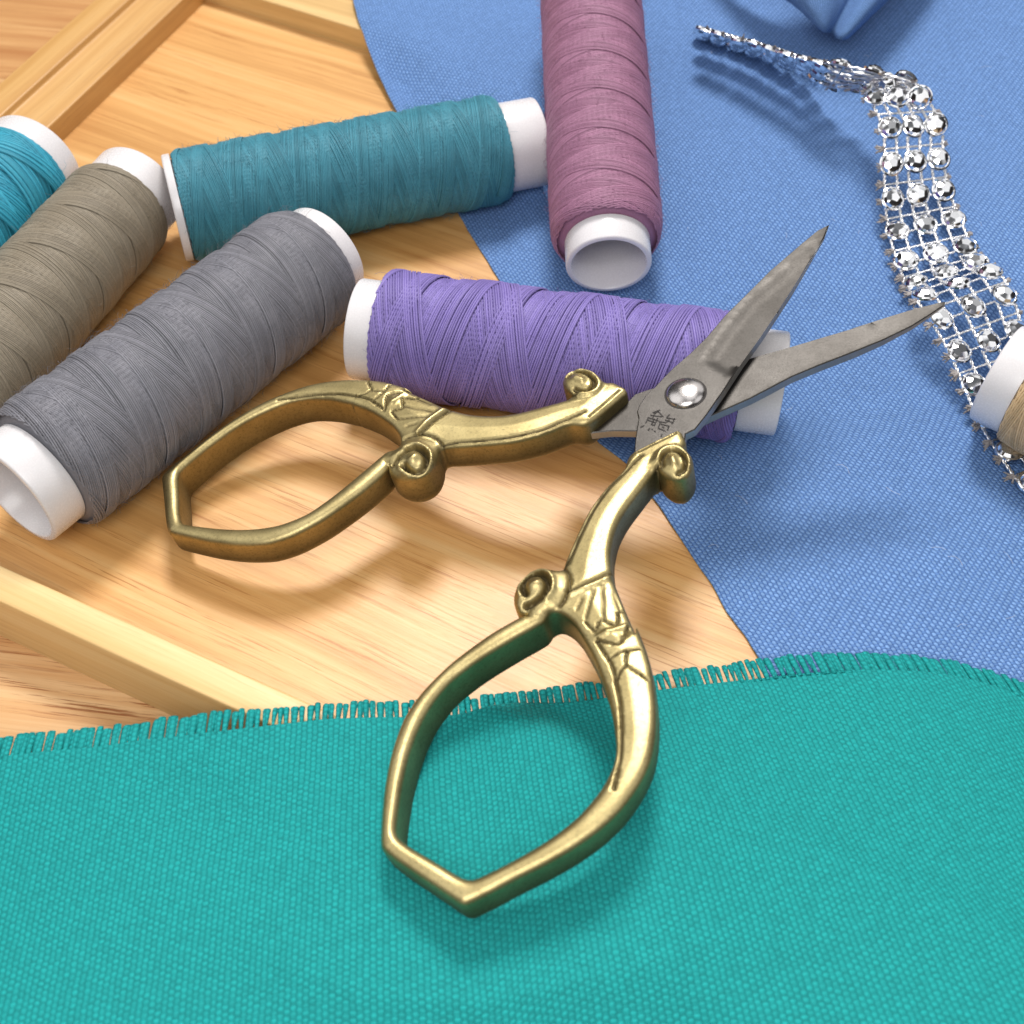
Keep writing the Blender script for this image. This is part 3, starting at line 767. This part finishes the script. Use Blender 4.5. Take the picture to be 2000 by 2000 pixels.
# rivet
V, F = [], []
rc2 = onp(z2([(895, 762)])[0], .02); nr = 14
for i in range(nr + 1):
    a = PI / 2 * i / nr
    for j in range(48):
        q = 2 * PI * j / 48; r_ = .238 * math.cos(a) if i else .243
        p = PV0 + AX * (rc2[0] + r_ * math.cos(q)) + LT * (rc2[1] + r_ * math.sin(q)) + NN * (.015 + .10 * math.sin(a)); V.append(p)
F = [(i * 48 + j, (i + 1) * 48 + j, (i + 1) * 48 + (j + 1) % 48, i * 48 + (j + 1) % 48) for i in range(nr) for j in range(48)]
mesh_obj('rivet', V, F, M_rivet, scis)
V = []
for r_, z_ in ((.236, .0235), (.254, .0235)):
    for j in range(48):
        q = 2 * PI * j / 48; V.append(PV0 + AX * (rc2[0] + r_ * math.cos(q)) + LT * (rc2[1] + r_ * math.sin(q)) + NN * z_)
mesh_obj('rivet_seat', V, [(j, 48 + j, 48 + (j + 1) % 48, (j + 1) % 48) for j in range(48)], M_mark, scis)
# etched marks
strokes = [[(478, 1008), (578, 972)], [(500, 1022), (560, 985)], [(538, 978), (618, 1062)], [(452, 1038), (600, 1058)], [(500, 1035), (480, 1075)], [(432, 1060), (392, 1142)], [(440, 1072), (560, 1112)], [(425, 1100), (520, 1135)],
  [(545, 1072), (505, 1165)], [(505, 1082), (470, 1150)], [(460, 1150), (512, 1170)], [(328, 1192), (378, 1165)], [(425, 1228), (445, 1200)], [(500, 1238), (520, 1248)], [(470, 1210), (480, 1222)],
  [(695, 1028), (655, 1072)], [(655, 1072), (765, 1088)], [(765, 1080), (740, 1102)], [(638, 1098), (740, 1132)], [(690, 1095), (640, 1140)], [(740, 1128), (720, 1150)], [(735, 1108), (755, 1112)],
  [(578, 1128), (552, 1200)], [(552, 1200), (645, 1240)], [(585, 1150), (690, 1175)], [(690, 1170), (670, 1195)], [(600, 1180), (625, 1200)], [(665, 1228), (690, 1180)], [(585, 1310), (602, 1272)], [(560, 1120), (640, 1128)]]
mb = MB()
for s in strokes:
    a, b = [onp(p, .02) for p in z2(s)]; t = (b - a) / np.linalg.norm(b - a); n_ = np.array([-t[1], t[0]]) * .0095
    q = to3(np.array([a + n_, b + n_ * .6, b - n_ * .6, a - n_]), np.array([.0245] * 4))
    mb.add(q, [(0, 1, 2, 3)])
mk = mb.build('etched_mark', M_mark, scis, smooth=False); mk['label'] = 'two etched characters on the upper blade'

# ---------------------------------------------------------------- rhinestone trim
def z3(x, y): return (1300 + .36232 * x, .36232 * y)
def z9(x, y): return (1600 + .31056 * x, 400 + .31056 * y)
# stations along the ribbon: left bead px, right bead px, heights of both
ST = [((1374, 66), (1378, 57), .70, 1.35), ((1441, 89), (1446, 77), .78, 1.45), ((1504, 110), (1509, 95), .86, 1.55), ((1569, 134), (1575, 116), .98, 1.7), ((1620, 164), (1642, 132), 1.2, 1.9),
      (z3(1110, 470), z3(1290, 440), 1.62, 1.95), (z3(1132, 530), z3(1370, 525), 1.72, 1.82), (z3(1205, 695), z3(1452, 675), 1.50, 1.50), (z3(1212, 888), z3(1465, 862), 1.18, 1.16), (z3(1218, 1075), z3(1492, 1032), .84, .86),
      (z3(1245, 1250), z3(1548, 1188), .54, .60), (z3(1295, 1412), z3(1612, 1337), .30, .36), (z3(1345, 1530), z3(1670, 1425), .40, .46), (z3(1398, 1600), z3(1745, 1475), .72, .76), (z3(1480, 1722), z3(1822, 1598), .72, .72),
      (z9(872, 928), z9(1235, 800), .50, .48), (z9(965, 1140), z9(1340, 1010), .30, .30), (z9(1060, 1350), z9(1440, 1200), .16, .16), (z9(1190, 1560), z9(1570, 1400), .12, .12), (z9(1330, 1760), z9(1700, 1600), .12, .12)]
def seat(px, h):
    for _ in range(4):
        p = un(*px, h); h = max(h, float(blue_h(p[0], p[1])) + .14)
    return un(*px, h)
SL = np.array([seat(a, h) for a, b, h, k in ST]); SR = np.array([seat(b, k) for a, b, h, k in ST])
def strip(t):
    return crom(SL, t), crom(SR, t)
nS = len(ST) - 1
trim = thing('rhinestone_trim', 'twisted silver mesh ribbon studded with round chrome stones lying on the blue cloth', 'trim')
def surf(t, s):
    """s in bead columns: 0 left, 1 right; extends beyond for the outer cords"""
    a, b = strip(min(max(t, 0), nS - 1e-6)); return a + (b - a) * s
def frame(t, s):
    p = surf(t, s); du = surf(t + .05, s) - surf(t - .05, s); dv = surf(t, s + .1) - surf(t, s - .1)
    n = np.cross(dv, du); n /= np.linalg.norm(n)
    if t > 3.8 and n[2] < 0: n = -n
    if t <= 3.8 and n[0] * 0 + n[1] > 0: n = -n
    return p, du / np.linalg.norm(du), dv / np.linalg.norm(dv), n
mb = MB()
cols = [-.13, .13, .37, .63, .87, 1.13]
for ci, s in enumerate(cols):            # six twisted cords
    for ph in (0, PI):
        pts = []
        for t in np.linspace(0, nS, 620):
            p, du, dv, n = frame(t, s); a = t * 22 + ph + ci
            pts.append(p + dv * .013 * math.cos(a) + n * (.013 * math.sin(a)))
        mb.tube(pts, .0165, 5)
for t in np.arange(.05, nS, .5):           # cross cords, two per stone row
    for ph in (0, PI):
        pts = []
        for s in np.linspace(-.13, 1.13, 34):
            p, du, dv, n = frame(t + (.0), s); a = s * 55 + ph
            pts.append(p + du * .012 * math.cos(a) + n * (.012 * math.sin(a) - .008))
        mb.tube(pts, .0125, 5)
mb.build('mesh_cord', M_cord, trim)
mb = MB()
for t in np.arange(.05, nS, .5):           # fuzzy cut ends
    for s0, sg in ((-.13, -1), (1.13, 1)):
        p, du, dv, n = frame(t, s0)
        for q in range(22):
            d = dv * sg * random.uniform(.05, .15) + du * random.gauss(0, .035) + n * random.gauss(0, .03)
            if sg > 0: d *= .6
            mb.tube([p, p + d * .5 + n * random.gauss(0, .008), p + d], [.019, .016, .009], 4, cap=False)
lf = mb.build('yarn_end', M_lint, trim); lf['label'] = 'fuzzy cut yarn ends along both edges'
# stones: chrome cups with a faceted dome
def stone_mesh():
    V, F = [], []; n = 10
    rings = [(.150, -.03, 0), (.160, .0, 0), (.158, .03, 0), (.143, .042, 0), (.136, .030, 0), (.118, .075, .5), (.066, .112, 0)]
    nn_ = 20
    for (r, z, o) in rings[:5]:
        for j in range(nn_): a = 2 * PI * j / nn_; V.append((r * math.cos(a), r * math.sin(a), z))
    for k in range(4):
        for j in range(nn_): j2 = (j + 1) % nn_; F.append((k * nn_ + j, k * nn_ + j2, (k + 1) * nn_ + j2, (k + 1) * nn_ + j))
    b0 = 4 * nn_; o1 = len(V)
    for j in range(n): a = 2 * PI * (j + .5) / n; V.append((.112 * math.cos(a), .112 * math.sin(a), .075))
    o2 = len(V)
    for j in range(5): a = 2 * PI * (j + .25) / 5; V.append((.062 * math.cos(a), .062 * math.sin(a), .108))
    for j in range(n):
        j2 = (j + 1) % n; F.append((b0 + 2 * j, b0 + 2 * j + 1, o1 + j)); F.append((b0 + 2 * j + 1, b0 + (2 * j + 2) % nn_, o1 + j))
        F.append((b0 + (2 * j + 2) % nn_, o1 + j2, o1 + j))
    for j in range(5):
        a, b = o1 + 2 * j, o1 + 2 * j + 1; c = o1 + (2 * j + 2) % n; p, q = o2 + j, o2 + (j + 1) % 5
        F.append((a, b, p)); F.append((b, q, p)); F.append((b, c, q))
    F.append(tuple(o2 + j for j in range(5)))
    me = bpy.data.meshes.new('rhinestone'); me.from_pydata(V, [], F); me.materials.append(M_chrome)
    me.polygons.foreach_set('use_smooth', [i < 4 * nn_ for i in range(len(me.polygons))]); me.update(); me.set_sharp_from_angle(angle=math.radians(12))
    return me
sm_ = stone_mesh()
rr = random.Random(4)
for k in [0, .5, 1, 1.5, 2, 2.5, 3, 3.5, 4, 4.5] + list(range(5, nS + 1)):
    for s in (0, .5, 1):
        t = min(k, nS - .01)
        p, du, dv, n = frame(t, s)
        if p[2] < -.5: continue
        n = n + np.array([rr.gauss(0, .07), rr.gauss(0, .07), rr.gauss(0, .07)]); n /= np.linalg.norm(n)
        xx = np.cross(du, n); xx /= np.linalg.norm(xx); yy = np.cross(n, xx); a = rr.uniform(0, 6.28)
        x2 = xx * math.cos(a) + yy * math.sin(a); y2 = np.cross(n, x2)
        o = bpy.data.objects.new('rhinestone', sm_); link(o, trim)
        p = p + n * .02
        x2 = x2 * 1.2; y2 = y2 * 1.2; n = n * 1.0
        o.matrix_world = Matrix(((x2[0], y2[0], n[0], p[0]), (x2[1], y2[1], n[1], p[1]), (x2[2], y2[2], n[2], p[2]), (0, 0, 0, 1)))

# ---------------------------------------------------------------- stray lint on the cloths
def lint_on(parent, hf, n, region, seed):
    r = random.Random(seed); mb = MB()
    while n > 0:
        px, py = r.uniform(*region[0]), r.uniform(*region[1]); p = un(px, py, .3)
        for _ in range(3): p = un(px, py, float(hf(p[0], p[1])))
        a = r.uniform(0, 6.28); ln = r.uniform(.05, .22); b = a + r.uniform(-1.2, 1.2)
        q = [p + np.array([math.cos(a + (b - a) * t) * ln * t, math.sin(a + (b - a) * t) * ln * t, .02 + .02 * math.sin(t * 3)]) for t in (0, .35, .7, 1)]
        mb.tube(q, .0020, 3, cap=False); n -= 1
    o = mb.build('lint', M_lintw, parent); o['kind'] = 'stuff'
M_lintw = plain('pale_lint', g(.62, .62, .66), .8)
lint_on(blue, blue_h, 28, ((1300, 1990), (100, 1250)), 5)
